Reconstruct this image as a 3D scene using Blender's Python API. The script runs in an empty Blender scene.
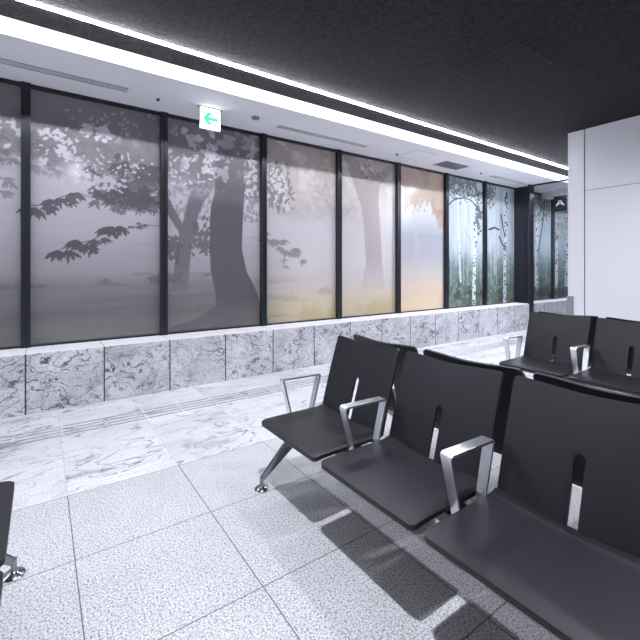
import bpy, bmesh, math, random
import numpy as np
from mathutils import Vector, Matrix

scene = bpy.context.scene
col = scene.collection
H = 1.265                      # camera height in metres; plan measurements below are multiples of it
PI = math.pi

# ------------------------------------------------------------------ camera
FPX, X_VP, Y_HOR = 398.4, 889.0, 268.0
cam = bpy.data.cameras.new('camera')
camo = bpy.data.objects.new('camera', cam)
col.objects.link(camo)
camo.location = (0, 0, H)
yaw = math.atan(FPX / (X_VP - 320.0))            # heading from the +X axis is 90deg - atan(f/569)
head = PI / 2 - yaw
camo.rotation_euler = (PI / 2, 0, head - PI / 2)
cam.sensor_width = 36
cam.lens = 36 * FPX / 640
cam.shift_y = (Y_HOR - 320.0) / 640.0
cam.clip_start = 0.02
scene.camera = camo

# ------------------------------------------------------------------ world, exposure
w = bpy.data.worlds.new('world')
scene.world = w
w.use_nodes = True
w.node_tree.nodes['Background'].inputs[0].default_value = (0.80, 0.82, 1.0, 1)
w.node_tree.nodes['Background'].inputs[1].default_value = 0.25
scene.view_settings.view_transform = 'Standard'
scene.view_settings.look = 'None'
scene.view_settings.gamma = 1
scene.view_settings.use_curve_mapping = False
scene.view_settings.exposure = 0.0

# ------------------------------------------------------------------ lamps of the ceiling (downlights, some added as unseen fill)
LED_POWER = 138.0
ZC = 2.47 * H                  # black ceiling
ZS = 2.367 * H                 # soffit above the windows
LIGHT_COL = (0.91, 0.92, 1.0)
DOWNLIGHTS = [                 # x, y, watts
    (0.41 * H, 0.55 * H, 430), (1.906 * H, 0.52 * H, 150), (3.40 * H, 0.52 * H, 220),
    (5.60 * H, 2.27 * H, 330), (7.4 * H, 2.3 * H, 260),  # both added out of sight to brighten the far end of the wall
    (0.41 * H, -2.2 * H, 70), (3.4 * H, -2.6 * H, 70),  # unseen fill lamps added behind the camera
]
for (x, y, p) in DOWNLIGHTS:
    l = bpy.data.lights.new('downlight_lamp', 'SPOT')
    l.energy = p
    l.spot_size = math.radians(167)
    l.spot_blend = 0.9
    l.shadow_soft_size = 0.03
    l.color = LIGHT_COL
    o = bpy.data.objects.new('downlight_lamp', l)
    o.location = (x, y, ZC - 0.03)
    col.objects.link(o)

# ------------------------------------------------------------------ helpers
def tag(o, label=None, cat=None, group=None, kind=None):
    if label: o['label'] = label
    if cat: o['category'] = cat
    if group: o['group'] = group
    if kind: o['kind'] = kind
    return o

def link(name, mesh, parent=None, loc=None):
    o = bpy.data.objects.new(name, mesh)
    col.objects.link(o)
    if parent: o.parent = parent
    if loc: o.location = loc
    return o

def empty(name, loc=(0, 0, 0), rz=0):
    o = bpy.data.objects.new(name, None)
    o.empty_display_size = 0.1
    o.location = loc
    o.rotation_euler = (0, 0, rz)
    col.objects.link(o)
    return o

def to_mesh(bm, name, mat, smooth=False):
    bmesh.ops.recalc_face_normals(bm, faces=bm.faces)
    me = bpy.data.meshes.new(name)
    bm.to_mesh(me); bm.free()
    if mat: me.materials.append(mat)
    if smooth:
        for p in me.polygons: p.use_smooth = True
        me.set_sharp_from_angle(angle=math.radians(40))
    return me

def box(bm, x0, x1, y0, y1, z0, z1, bev=0.0, seg=2):
    r = bmesh.ops.create_cube(bm, size=1)
    vs = r['verts']
    for v in vs:
        v.co = Vector((x0 + (v.co.x + .5) * (x1 - x0), y0 + (v.co.y + .5) * (y1 - y0), z0 + (v.co.z + .5) * (z1 - z0)))
    if bev > 0:
        es = list({e for v in vs for e in v.link_edges})
        bmesh.ops.bevel(bm, geom=es, offset=bev, segments=seg, profile=.5, affect='EDGES')

def lathe(bm, prof, cx=0, cy=0, n=32):
    rings = []
    for (r, z) in prof:
        rings.append([bm.verts.new((cx + r * math.cos(2 * PI * i / n), cy + r * math.sin(2 * PI * i / n), z)) for i in range(n)])
    for a, b in zip(rings, rings[1:]):
        for i in range(n):
            bm.faces.new((a[i], a[(i + 1) % n], b[(i + 1) % n], b[i]))
    bm.faces.new(rings[0]); bm.faces.new(rings[-1])

def mesh_box(name, mat, *a, parent=None, **k):
    bm = bmesh.new(); box(bm, *a, **k)
    return link(name, to_mesh(bm, name, mat, True), parent)

# ---- materials
def new_mat(name):
    m = bpy.data.materials.new(name); m.use_nodes = True
    nt = m.node_tree
    return m, nt, nt.nodes['Principled BSDF']

def plain(name, rgb, rough=.5, metal=0, bump=0, bscale=200, spec=.5, coat=0, coat_rough=.1):
    m, nt, p = new_mat(name)
    p.inputs['Base Color'].default_value = (*rgb, 1)
    p.inputs['Roughness'].default_value = rough
    p.inputs['Metallic'].default_value = metal
    p.inputs['Specular IOR Level'].default_value = spec
    p.inputs['Coat Weight'].default_value = coat
    p.inputs['Coat Roughness'].default_value = coat_rough
    if bump:
        tc = nt.nodes.new('ShaderNodeTexCoord')
        n = nt.nodes.new('ShaderNodeTexNoise'); n.inputs['Scale'].default_value = bscale; n.inputs['Detail'].default_value = 4
        b = nt.nodes.new('ShaderNodeBump'); b.inputs['Strength'].default_value = bump; b.inputs['Distance'].default_value = .004
        nt.links.new(tc.outputs['Object'], n.inputs['Vector'])
        nt.links.new(n.outputs['Fac'], b.inputs['Height'])
        nt.links.new(b.outputs['Normal'], p.inputs['Normal'])
    return m

def emis(name, rgb, s):
    m, nt, p = new_mat(name)
    p.inputs['Base Color'].default_value = (*rgb, 1)
    p.inputs['Emission Color'].default_value = (*rgb, 1)
    p.inputs['Emission Strength'].default_value = s
    return m

class NB:
    """small node builder"""
    def __init__(s, nt): s.nt = nt
    def n(s, t, **k):
        nd = s.nt.nodes.new(t)
        for a, b in k.items(): setattr(nd, a, b)
        return nd
    def val(s, nd, key, v):
        if hasattr(v, 'is_output') or isinstance(v, bpy.types.NodeSocket): s.nt.links.new(v, nd.inputs[key])
        else: nd.inputs[key].default_value = v
    def m(s, op, a, b=0.0, c=None):
        nd = s.n('ShaderNodeMath', operation=op)
        s.val(nd, 0, a); s.val(nd, 1, b)
        if c is not None: s.val(nd, 2, c)
        return nd.outputs[0]
    def vm(s, op, a, b):
        nd = s.n('ShaderNodeVectorMath', operation=op)
        s.val(nd, 0, a); s.val(nd, 1, b)
        return nd.outputs[0]
    def comb(s, x, y, z):
        nd = s.n('ShaderNodeCombineXYZ'); s.val(nd, 0, x); s.val(nd, 1, y); s.val(nd, 2, z)
        return nd.outputs[0]
    def noise(s, vec, scale, detail=4, rough=.5, dist=0):
        nd = s.n('ShaderNodeTexNoise'); s.val(nd, 'Vector', vec)
        nd.inputs['Scale'].default_value = scale; nd.inputs['Detail'].default_value = detail
        nd.inputs['Roughness'].default_value = rough; nd.inputs['Distortion'].default_value = dist
        return nd
    def ramp(s, f, stops):
        nd = s.n('ShaderNodeValToRGB'); s.val(nd, 0, f)
        e = nd.color_ramp.elements
        while len(e) < len(stops): e.new(.5)
        for q, (p, c) in zip(e, stops):
            q.position = p; q.color = (*c, 1) if len(c) == 3 else c
        return nd.outputs[0]
    def mix(s, f, a, b):
        nd = s.n('ShaderNodeMix', data_type='RGBA')
        s.val(nd, 0, f)
        for k, v in ((6, a), (7, b)):
            if isinstance(v, tuple): nd.inputs[k].default_value = (*v, 1)
            else: s.nt.links.new(v, nd.inputs[k])
        return nd.outputs[2]

def frac_line(B, coord, off, pitch, halfw):
    """1 on the joint lines coord = off + k*pitch"""
    t = B.m('DIVIDE', B.m('SUBTRACT', coord, off), pitch)
    f = B.m('ABSOLUTE', B.m('SUBTRACT', B.m('FRACT', B.m('ADD', t, .5)), .5))
    return B.m('LESS_THAN', f, halfw / pitch), B.m('FLOOR', t)

def marble_color(B, vec, tile, light, mid, dark, amount, streak=(1, 1, 1), scale=3.0, rings=9.0, lw=.10, cover=(.42, .62)):
    """flowing veins: contour lines of a warped noise field, gathered in patches"""
    wn = B.n('ShaderNodeTexWhiteNoise', noise_dimensions='3D')
    B.nt.links.new(tile, wn.inputs['Vector'])
    off = B.vm('MULTIPLY', wn.outputs['Color'], (37.0, 23.0, 51.0))
    v = B.vm('ADD', B.vm('MULTIPLY', vec, streak), off)
    warp = B.noise(v, scale * 1.4, 5, .55)
    v2 = B.vm('ADD', v, B.vm('MULTIPLY', warp.outputs['Color'], (.42 / scale * 2, .42 / scale * 2, .42 / scale * 2)))
    field = B.noise(v2, scale, 3, .45, .4).outputs['Fac']
    jag = B.noise(v2, scale * 9, 5, .65).outputs['Fac']
    f2 = B.m('ADD', B.m('MULTIPLY', field, rings), B.m('MULTIPLY', jag, .55))
    tri = B.m('ABSOLUTE', B.m('SUBTRACT', B.m('FRACT', f2), .5))
    wv = B.m('MULTIPLY', B.noise(v2, scale * 4, 3, .5).outputs['Fac'], lw * 2)
    line = B.m('SUBTRACT', 1, B.m('MINIMUM', B.m('DIVIDE', tri, wv), 1))
    patch = B.ramp(B.noise(v, scale * .9, 4, .55, .5).outputs['Fac'], [(cover[0], (0, 0, 0)), (cover[1], (1, 1, 1))])
    big = B.ramp(B.m('MULTIPLY', B.noise(v2, scale * 2.2, 6, .6).outputs['Fac'], 1.0), [(.57, (0, 0, 0)), (.66, (1, 1, 1))])
    k = B.m('MAXIMUM', B.m('MULTIPLY', line, B.m('ADD', .30, B.m('MULTIPLY', patch, .70))), B.m('MULTIPLY', B.m('MULTIPLY', big, patch), .75))
    speck = B.ramp(B.noise(vec, 120, 4, .7).outputs['Fac'], [(.40, (1, 1, 1)), (.52, (0, 0, 0))])
    k = B.m('MAXIMUM', k, B.m('MULTIPLY', speck, .5))
    cloud = B.ramp(B.noise(v2, scale * 1.1, 6, .6).outputs['Fac'], [(.35, (0, 0, 0)), (.65, (1, 1, 1))])
    base = B.mix(cloud, light, mid)
    return B.mix(B.m('MULTIPLY', k, amount), base, dark)

TX0, TXP = .0955 * H, .475 * H           # floor joints across the room
TY0, TYP = 2.066 * H, .4695 * H          # floor joints along the room

def floor_material():
    m, nt, p = new_mat('granite_and_marble_floor')
    B = NB(nt)
    tc = B.n('ShaderNodeTexCoord'); vec = tc.outputs['Object']
    sp = B.n('ShaderNodeSeparateXYZ'); nt.links.new(vec, sp.inputs[0])
    X, Y = sp.outputs[0], sp.outputs[1]
    lx, tx = frac_line(B, X, TX0, TXP, .0022)
    ly, ty = frac_line(B, Y, TY0, TYP, .0022)
    tile = B.comb(tx, ty, 3.0)
    # speckled granite
    n1 = B.noise(vec, 125, 5, .75).outputs['Fac']
    n2 = B.noise(vec, 210, 2, .6).outputs['Fac']
    n3 = B.noise(vec, 6, 4, .6).outputs['Fac']
    g = B.ramp(n1, [(.36, (.07, .07, .08)), (.44, (.28, .28, .305)), (.51, (.57, .57, .60)), (.70, (.69, .69, .72))])
    g2 = B.ramp(n2, [(.33, (.45, .45, .46)), (.46, (1, 1, 1))])
    mm = B.n('ShaderNodeMix', data_type='RGBA', blend_type='MULTIPLY'); mm.inputs[0].default_value = .8
    nt.links.new(g, mm.inputs[6]); nt.links.new(g2, mm.inputs[7])
    g3 = B.ramp(n3, [(.35, (.93, .93, .93)), (.65, (1, 1, 1))])
    m2 = B.n('ShaderNodeMix', data_type='RGBA', blend_type='MULTIPLY'); m2.inputs[0].default_value = 1
    nt.links.new(mm.outputs[2], m2.inputs[6]); nt.links.new(g3, m2.inputs[7])
    granite = m2.outputs[2]
    mar = marble_color(B, vec, tile, (.70, .70, .735), (.54, .54, .585), (.045, .045, .065), .92, (.8, 1.7, 1), 1.5, 10.0, .12, (.44, .58))
    isband = B.m('GREATER_THAN', Y, TY0)
    c = B.mix(isband, granite, mar)
    # joints: dark in the granite, faint in the marble; the marble band has no lengthwise joints
    jy = B.m('MULTIPLY', ly, B.m('LESS_THAN', Y, TY0 + .01))
    j1 = B.m('MAXIMUM', B.m('MULTIPLY', lx, B.m('SUBTRACT', 1, B.m('MULTIPLY', isband, .7))), jy)
    c = B.mix(j1, c, (.10, .10, .11))
    nt.links.new(c, p.inputs['Base Color'])
    nt.links.new(B.m('SUBTRACT', .55, B.m('MULTIPLY', isband, .2)), p.inputs['Roughness'])
    p.inputs['Specular IOR Level'].default_value = .35
    return m

BASE_X0, BASE_P = -.087 * H, .4750 * H
def wallstone_material():
    m, nt, p = new_mat('veined_granite_cladding')
    B = NB(nt)
    tc = B.n('ShaderNodeTexCoord'); vec = tc.outputs['Object']
    sp = B.n('ShaderNodeSeparateXYZ'); nt.links.new(vec, sp.inputs[0])
    lx, tx = frac_line(B, sp.outputs[0], BASE_X0, BASE_P, .0060)
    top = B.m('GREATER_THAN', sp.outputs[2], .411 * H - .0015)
    tile = B.comb(tx, B.m('MULTIPLY', top, 5.0), 1.0)
    mar = marble_color(B, vec, tile, (.70, .70, .74), (.48, .48, .53), (.012, .012, .02), 1.0, (1, 1, 1.2), 2.6, 12.0, .15, (.38, .58))
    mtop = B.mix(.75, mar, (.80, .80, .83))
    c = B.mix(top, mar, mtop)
    j = B.m('MULTIPLY', lx, B.m('SUBTRACT', 1, B.m('MULTIPLY', top, .6)))
    c = B.mix(j, c, (.03, .03, .035))
    nt.links.new(c, p.inputs['Base Color'])
    p.inputs['Roughness'].default_value = .5
    return m

def black_ceiling_material():
    m, nt, p = new_mat('black_sprayed_ceiling')
    B = NB(nt)
    tc = B.n('ShaderNodeTexCoord'); vec = tc.outputs['Object']
    n = B.noise(vec, 34, 7, .7, .6).outputs['Fac']
    c = B.ramp(n, [(.38, (.009, .009, .011)), (.62, (.031, .031, .036))])
    nt.links.new(c, p.inputs['Base Color'])
    b = B.n('ShaderNodeBump'); b.inputs['Strength'].default_value = 1.0; b.inputs['Distance'].default_value = .02
    nt.links.new(n, b.inputs['Height']); nt.links.new(b.outputs[0], p.inputs['Normal'])
    p.inputs['Roughness'].default_value = .9
    p.inputs['Specular IOR Level'].default_value = .2
    return m

M = {}
M['floor'] = floor_material()
M['stone'] = wallstone_material()
M['ceil'] = black_ceiling_material()
M['soffit'] = plain('speckled_soffit_board', (.86, .86, .89), .85, bump=.5, bscale=160)
M['fascia'] = plain('white_fascia', (.84, .84, .88), .6)
M['wall'] = plain('pale_wall_paint', (.66, .66, .70), .7)
M['panelwhite'] = plain('white_laminate', (.74, .74, .79), .35, spec=.4)
M['gap'] = plain('shadow_gap_black', (.03, .03, .035), .8)
M['frame'] = plain('dark_anodised_frame', (.022, .024, .032), .32, metal=.35)
M['steel'] = plain('brushed_steel', (.42, .42, .44), .35, metal=1)
M['alu'] = plain('satin_aluminium', (.80, .80, .84), .33, metal=1)
M['chrome'] = plain('chrome', (.85, .85, .88), .2, metal=1)
M['legalu'] = plain('polished_aluminium_leg', (.30, .30, .33), .22, metal=1)
M['darkalu'] = plain('dark_aluminium_beam', (.10, .10, .11), .35, metal=.8)
M['poly'] = plain('black_textured_seat_shell', (.0108, .0108, .015), .42, bump=.12, bscale=900, spec=.36)
M['grille'] = plain('grey_grille', (.28, .28, .30), .5, metal=.3)
M['black'] = plain('matt_black', (.012, .012, .014), .6)
M['led'] = emis('led_diffuser', (.90, .93, 1.0), LED_POWER)
M['lamp'] = emis('downlight_lens', (.92, .94, 1.0), 8)
M['sign_white'] = emis('sign_white', (.92, .97, 1.0), 3.0)
M['sign_green'] = emis('sign_green', (.07, .80, .42), 1.0)
M['sign_body'] = plain('sign_body_white', (.75, .75, .78), .4)
M['icon_white'] = plain('sign_pictogram_white', (.85, .85, .87), .5)
M['nozzle'] = plain('grey_nozzle', (.08, .08, .09), .5)

def glass_material():
    m, nt, p = new_mat('clear_partition_glass')
    B = NB(nt)
    tr = B.n('ShaderNodeBsdfTransparent'); tr.inputs[0].default_value = (.90, .92, .94, 1)
    gl = B.n('ShaderNodeBsdfGlossy'); gl.inputs['Roughness'].default_value = .02
    fr = B.n('ShaderNodeFresnel'); fr.inputs['IOR'].default_value = 1.45
    mx = B.n('ShaderNodeMixShader')
    nt.links.new(fr.outputs[0], mx.inputs[0]); nt.links.new(tr.outputs[0], mx.inputs[1]); nt.links.new(gl.outputs[0], mx.inputs[2])
    nt.links.new(mx.outputs[0], nt.nodes['Material Output'].inputs[0])
    return m
M['glass'] = glass_material()

# ------------------------------------------------------------------ room shell
RX0, RX1, RY0 = -5.0 * H, 12.5 * H, -4.2 * H
YB = 3.37 * H          # front face of the stone base
YW = 3.67 * H          # window frame plane
YF = 2.965 * H         # fascia
ZSILL = .411 * H

def struct(name, me, label=None):
    o = link(name, me); o['kind'] = 'structure'
    if label: o['label'] = label
    return o

bm = bmesh.new(); box(bm, RX0, RX1, RY0, YW + .2, -.12, 0)
struct('floor', to_mesh(bm, 'floor', M['floor']))
bm = bmesh.new(); box(bm, RX0, RX1, RY0, YF, ZC, ZC + .1)
struct('ceiling', to_mesh(bm, 'ceiling', M['ceil']))
bm = bmesh.new(); box(bm, RX0, RX1, YF, YW + .2, ZS, ZC + .1)
so = to_mesh(bm, 'soffit', M['soffit'])
so.materials.append(M['fascia'])
for p in so.polygons:
    if p.normal.y < -.9: p.material_index = 1
struct('ceiling_soffit', so)
bm = bmesh.new(); box(bm, RX0, RX1, YB, YW + .2, 0, ZSILL, bev=.004)
struct('wall_window_base', to_mesh(bm, 'base', M['stone']))
bm = bmesh.new(); box(bm, RX0, RX1, YW + .2, YW + .3, -.1, ZC + .1)
struct('wall_back', to_mesh(bm, 'wb', M['wall']))
bm = bmesh.new(); box(bm, RX0 - .1, RX0, RY0 - .1, YW + .3, -.1, ZC + .1)
struct('wall_left', to_mesh(bm, 'wl', M['wall']))
bm = bmesh.new(); box(bm, RX1, RX1 + .1, RY0 - .1, YW + .3, -.1, ZC + .1)
struct('wall_right', to_mesh(bm, 'wr', M['wall']))
bm = bmesh.new(); box(bm, RX0, RX1, RY0 - .1, RY0, -.1, ZC + .1)
struct('wall_front', to_mesh(bm, 'wf', M['wall']))

# white panelled core standing on the right
BX, BY1, SEAM = 4.716 * H, 2.012 * H, 1.85 * H
bm = bmesh.new()
box(bm, BX + .012, BX + 1.6, -1.2 * H, BY1 - .006, 0, ZC)
struct('wall_core', to_mesh(bm, 'core', M['gap']))
bm = bmesh.new()
box(bm, BX, BX + .012, SEAM + .006, BY1, .0, ZC, bev=.001)
box(bm, BX + .012, BX + 1.6, BY1 - .006, BY1, .0, ZC)
ys = SEAM - .006
zseam = 1.82 * H
for k in range(3):
    y1, y0 = ys - k * 1.0, ys - (k + 1) * 1.0 + .006
    box(bm, BX, BX + .012, y0, y1, 0, zseam - .003, bev=.001)
    box(bm, BX, BX + .012, y0, y1, zseam + .003, ZC, bev=.001)
struct('trim_1', to_mesh(bm, 'core_panels', M['panelwhite']), 'white laminate panels with thin dark joints covering the core wall')
bm = bmesh.new()
box(bm, BX - .012, BX, 1.955 * H, BY1 + .012, 0, .695 * H, bev=.002)
box(bm, BX, BX + .30, BY1, BY1 + .012, 0, .695 * H, bev=.002)
struct('trim_2', to_mesh(bm, 'guard', M['steel']), 'grey metal guard on the corner of the white core wall')

# ------------------------------------------------------------------ tactile guide bars
bm = bmesh.new()
p = .2375 * H
x = .106 * H - 8 * p
while x < 6.6 * H:
    for yy in (2.832, 2.885, 2.938, 2.991):
        box(bm, x + .010, x + p - .010, yy * H - .007, yy * H + .007, 0, .005, bev=.002, seg=1)
    x += p
struct('trim_3', to_mesh(bm, 'bars', M['steel']), 'four rows of metal tactile guide bars set along the marble floor')

# ------------------------------------------------------------------ the mural (fog-bound park and birch wood) printed on the window panels
RES = 112.0                     # samples per metre
AX0, AX1, AZ0, AZ1 = -1.1 * H, 8.95 * H, .40 * H, 2.38 * H
NX, NZ = int((AX1 - AX0) * RES), int((AZ1 - AZ0) * RES)
gx = (np.arange(NX) + .5) / RES + AX0
gz = (np.arange(NZ) + .5) / RES + AZ0
GX, GZ = np.meshgrid(gx / H, gz / H)          # in units of H
rng = np.random.RandomState(7)

def vnoise(scale, octaves=4, seed=0, sx=1.0, sz=1.0):
    """value noise over the mural, scale = cells per H"""
    out = np.zeros((NZ, NX)); amp = 1.0; tot = 0
    r = np.random.RandomState(seed)
    for o in range(octaves):
        T = r.rand(256, 256)
        u = (GX + 3) * scale * sx * 2 ** o; v = GZ * scale * sz * 2 ** o
        iu, iv = np.floor(u).astype(int), np.floor(v).astype(int)
        fu, fv = u - iu, v - iv
        fu = fu * fu * (3 - 2 * fu); fv = fv * fv * (3 - 2 * fv)
        a = T[iv % 256, iu % 256]; b = T[iv % 256, (iu + 1) % 256]
        c = T[(iv + 1) % 256, iu % 256]; d = T[(iv + 1) % 256, (iu + 1) % 256]
        out += amp * ((a * (1 - fu) + b * fu) * (1 - fv) + (c * (1 - fu) + d * fu) * fv)
        tot += amp; amp *= .55
    return out / tot

def S(rgb):                       # 8-bit sRGB -> linear
    c = np.array(rgb, float) / 255
    return np.where(c <= .04045, c / 12.92, ((c + .055) / 1.055) ** 2.4)

def sstep(x, a, b):
    t = np.clip((x - a) / (b - a), 0, 1); return t * t * (3 - 2 * t)

IMG = np.zeros((NZ, NX, 3))
def blend(mask, rgb):
    global IMG
    IMG = IMG * (1 - mask[..., None]) + S(rgb) * mask[..., None]

def poly_mask(pts, soft=0.0):
    """signed polygon mask with an optional soft edge (in units of H)"""
    P = np.array(pts); x0, x1 = P[:, 0].min() - .15, P[:, 0].max() + .15
    z0, z1 = P[:, 1].min() - .15, P[:, 1].max() + .15
    inside = np.zeros(GX.shape, bool); dist = np.full(GX.shape, 9.0)
    n = len(P)
    for i in range(n):
        ax, az = P[i]; bx, bz = P[(i + 1) % n]
        c = ((az > GZ) != (bz > GZ))
        with np.errstate(divide='ignore', invalid='ignore'):
            xi = (bx - ax) * (GZ - az) / (bz - az + 1e-12) + ax
        inside ^= (c & (GX < xi))
        if soft > 0:
            dx, dz = bx - ax, bz - az
            t = np.clip(((GX - ax) * dx + (GZ - az) * dz) / (dx * dx + dz * dz + 1e-9), 0, 1)
            dist = np.minimum(dist, np.hypot(GX - ax - t * dx, GZ - az - t * dz))
    if soft <= 0: return inside.astype(float)
    sd = np.where(inside, dist, -dist)
    return sstep(sd, -soft, soft)

def stroke(pts, w0, w1=None, soft=.004):
    w1 = w0 if w1 is None else w1
    m = np.zeros(GX.shape); n = len(pts) - 1
    for i in range(n):
        (ax, az), (bx, bz) = pts[i], pts[i + 1]
        dx, dz = bx - ax, bz - az
        t = np.clip(((GX - ax) * dx + (GZ - az) * dz) / (dx * dx + dz * dz + 1e-9), 0, 1)
        d = np.hypot(GX - ax - t * dx, GZ - az - t * dz)
        wd = w0 + (w1 - w0) * (i + t) / n
        m = np.maximum(m, 1 - sstep(d, wd - soft, wd + soft))
    return m

def leaf(mask, x, z, L, W, ang):
    """stamp one pointed leaf hanging in direction ang"""
    i0 = max(0, int((x - L) * H * RES - AX0 * RES)); i1 = min(NX, int((x + L) * H * RES - AX0 * RES) + 2)
    j0 = max(0, int((z - L) * H * RES - AZ0 * RES)); j1 = min(NZ, int((z + L) * H * RES - AZ0 * RES) + 2)
    if i0 >= i1 or j0 >= j1: return
    u = GX[j0:j1, i0:i1] - x; v = GZ[j0:j1, i0:i1] - z
    a = u * math.cos(ang) + v * math.sin(ang); b = -u * math.sin(ang) + v * math.cos(ang)
    t = np.clip(a / L + .5, 0, 1)
    wd = W * np.sin(PI * t) ** .8 * .5
    k = ((np.abs(b) < wd) & (a > -L / 2) & (a < L / 2)).astype(float)
    mask[j0:j1, i0:i1] = np.maximum(mask[j0:j1, i0:i1], k)

def leaves(region, n, L=.05, W=.024, droop=True, seed=1, mask=None):
    """region: function giving a random (x, z)"""
    r = random.Random(seed)
    m = np.zeros(GX.shape) if mask is None else mask
    for i in range(n):
        x, z = region(r)
        a = -PI / 2 + r.uniform(-.9, .9) if droop else r.uniform(0, 2 * PI)
        s = r.uniform(.7, 1.25)
        leaf(m, x, z, L * s, W * s, a)
    return m

def tassels(pts, per, spread, seed, L=.06):
    """leaf tassels hanging under a branch"""
    m = np.zeros(GX.shape); r = random.Random(seed)
    for (a, b) in zip(pts, pts[1:]):
        for k in range(per):
            t = r.random(); cx = a[0] + (b[0] - a[0]) * t; cz = a[1] + (b[1] - a[1]) * t
            for q in range(4):
                ang = -PI / 2 + r.uniform(-1.1, 1.1)
                rr = r.uniform(.3, 1) * spread
                leaf(m, cx + math.cos(ang) * rr, cz + math.sin(ang) * rr * .8 + .012, L * r.uniform(.7, 1.1), L * .42, ang)
    return m

# backdrop: fog, brightening towards the middle panels and warming on the ground
def vgrad(stops):
    zs = [s[0] for s in stops]; cs = np.array([S(s[1]) for s in stops])
    return np.stack([np.interp(GZ, zs, cs[:, k]) for k in range(3)], -1)
A = vgrad([(.42, (122, 120, 122)), (.62, (118, 116, 120)), (.86, (132, 129, 134)), (.97, (160, 156, 163)), (1.30, (188, 184, 194)), (1.7, (198, 194, 206)), (2.38, (196, 186, 190))])
Bb = vgrad([(.42, (206, 190, 160)), (.60, (216, 200, 174)), (.80, (216, 206, 198)), (1.0, (214, 210, 212)), (1.5, (214, 212, 218)), (1.9, (222, 214, 210)), (2.38, (190, 178, 168))])  # lower stops lightened to make up for the LED light falling off
Cc = vgrad([(.42, (232, 208, 176)), (.75, (226, 208, 190)), (.95, (208, 202, 200)), (1.15, (184, 186, 194)), (1.45, (176, 180, 190)), (1.75, (218, 222, 232)), (2.38, (222, 214, 206))])  # low stops lightened likewise against the weaker LED light near the sill
Dd = vgrad([(.42, (84, 92, 86)), (.65, (90, 106, 100)), (1.0, (126, 144, 148)), (1.3, (178, 192, 204)), (1.8, (190, 203, 216)), (2.38, (194, 206, 216))])
k1 = sstep(GX, 1.45, 2.35)[..., None]; k2 = sstep(GX, 3.75, 3.9)[..., None]; k3 = (GX > 4.79).astype(float)[..., None]
IMG = A * (1 - k1) + Bb * k1
IMG = IMG * (1 - k2) + Cc * k2
IMG = IMG * (1 - k3) + Dd * k3
IMG *= (1 + .06 * (vnoise(1.2, 4, 3, .6, 2.0) - .5) * 2)[..., None]
park = 1 - k3[..., 0]

# distant bushes on the ground line
n = vnoise(7, 4, 11, 1, 2.2)
ridge = sstep(n, .45, .60) * sstep(GZ, .84, .88) * (1 - sstep(GZ, .93, .98)) * park * (GX < 1.9)
blend(ridge * .6, (96, 94, 99))
blend(sstep(vnoise(3, 5, 15, .5, 5), .48, .62) * (1 - sstep(GZ, .80, .95)) * (GX < 2.3) * .22, (84, 82, 86))
blend(sstep(vnoise(3, 4, 16, .4, 6), .5, .62) * sstep(GZ, .95, 1.1) * (1 - sstep(GZ, 1.3, 1.5)) * (GX < 1.9) * .18, (150, 146, 156))
n = vnoise(5, 4, 12, .6, 4)
blend(sstep(n, .55, .8) * (1 - sstep(GZ, .5, .8)) * (GX < 3.8) * .2, (132, 126, 112))
def rosettes(centres, L=.07, n=6, seed=1, spread=1.25, W=.24):
    """fans of pointed leaves drooping from each centre"""
    m = np.zeros(GX.shape); r = random.Random(seed)
    for (cx, cz) in centres:
        for q in range(n):
            ang = -PI / 2 + spread * (2 * (q + r.random()) / n - 1)
            l = L * r.uniform(.7, 1.1)
            leaf(m, cx + math.cos(ang) * l * .55, cz + math.sin(ang) * l * .55, l, l * W * r.uniform(.8, 1.2), ang)
    return m
def along(pts, n, seed, jx=.012, jz=.014):
    r = random.Random(seed); P = np.array(pts); d = np.r_[0, np.cumsum(np.hypot(*(P[1:] - P[:-1]).T))]
    return [(np.interp(t, d, P[:, 0]) + r.gauss(0, jx), np.interp(t, d, P[:, 1]) + r.gauss(0, jz)) for t in np.linspace(0, d[-1], n)]
# left foliage: hazy crown with bright gaps, denser towards the bottom right
cr = vnoise(2.2, 5, 21); fn = vnoise(12, 3, 22)
left = (GX < 1.9) * 1.0
crown = left * sstep(GZ + .35 * (cr - .5) + .10 * (fn - .5), 1.66, 1.86)
blend(crown * .88, (142, 134, 141))
blend(crown * sstep(vnoise(1.6, 4, 23), .42, .72) * .45, (122, 115, 122))
def many(x0, x1, z0, z1, xm, zm, n, seed):
    r = random.Random(seed); return [(r.triangular(x0, x1, xm), r.triangular(z0, z1, zm)) for i in range(n)]
blend(rosettes(many(-.05, .88, 1.70, 2.15, .5, 1.80, 60, 2), .060, 5, 3) * .40, (122, 116, 124))
blend(rosettes(many(.28, .92, 1.50, 1.98, .66, 1.68, 110, 4), .080, 6, 5, .95) * .80, (96, 91, 99))
blend(rosettes(many(.36, .90, 1.52, 1.74, .60, 1.62, 34, 6), .085, 6, 7, .95) * .7, (80, 77, 84))
blend(rosettes(many(-.06, .10, 1.68, 2.0, .0, 1.80, 12, 8), .06, 5, 9) * .5, (118, 112, 120))
def gapleaves(x0, x1, z0, z1, xm, zm, n, seed, L=.034):
    r = random.Random(seed)
    return leaves(lambda q: (r.triangular(x0, x1, xm), r.triangular(z0, z1, zm)), n, L, L * .55, False, seed)
blend(left * sstep(vnoise(15, 3, 81), .57, .63) * sstep(vnoise(2.6, 3, 82), .42, .58) * sstep(GZ, 1.66, 1.76) * .9, (228, 225, 235))
blend(gapleaves(-.05, .35, 1.82, 2.12, .08, 1.95, 34, 41) * .9, (226, 222, 232))
blend(gapleaves(-.02, .18, 2.0, 2.10, .06, 2.04, 14, 42, .045) * .9, (232, 230, 238))
blend(gapleaves(.24, .52, 2.02, 2.17, .40, 2.08, 34, 43, .05) * .95, (236, 234, 242))
blend(gapleaves(.10, .9, 2.08, 2.33, .5, 2.18, 40, 44, .03) * .75, (200, 198, 210))
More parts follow.
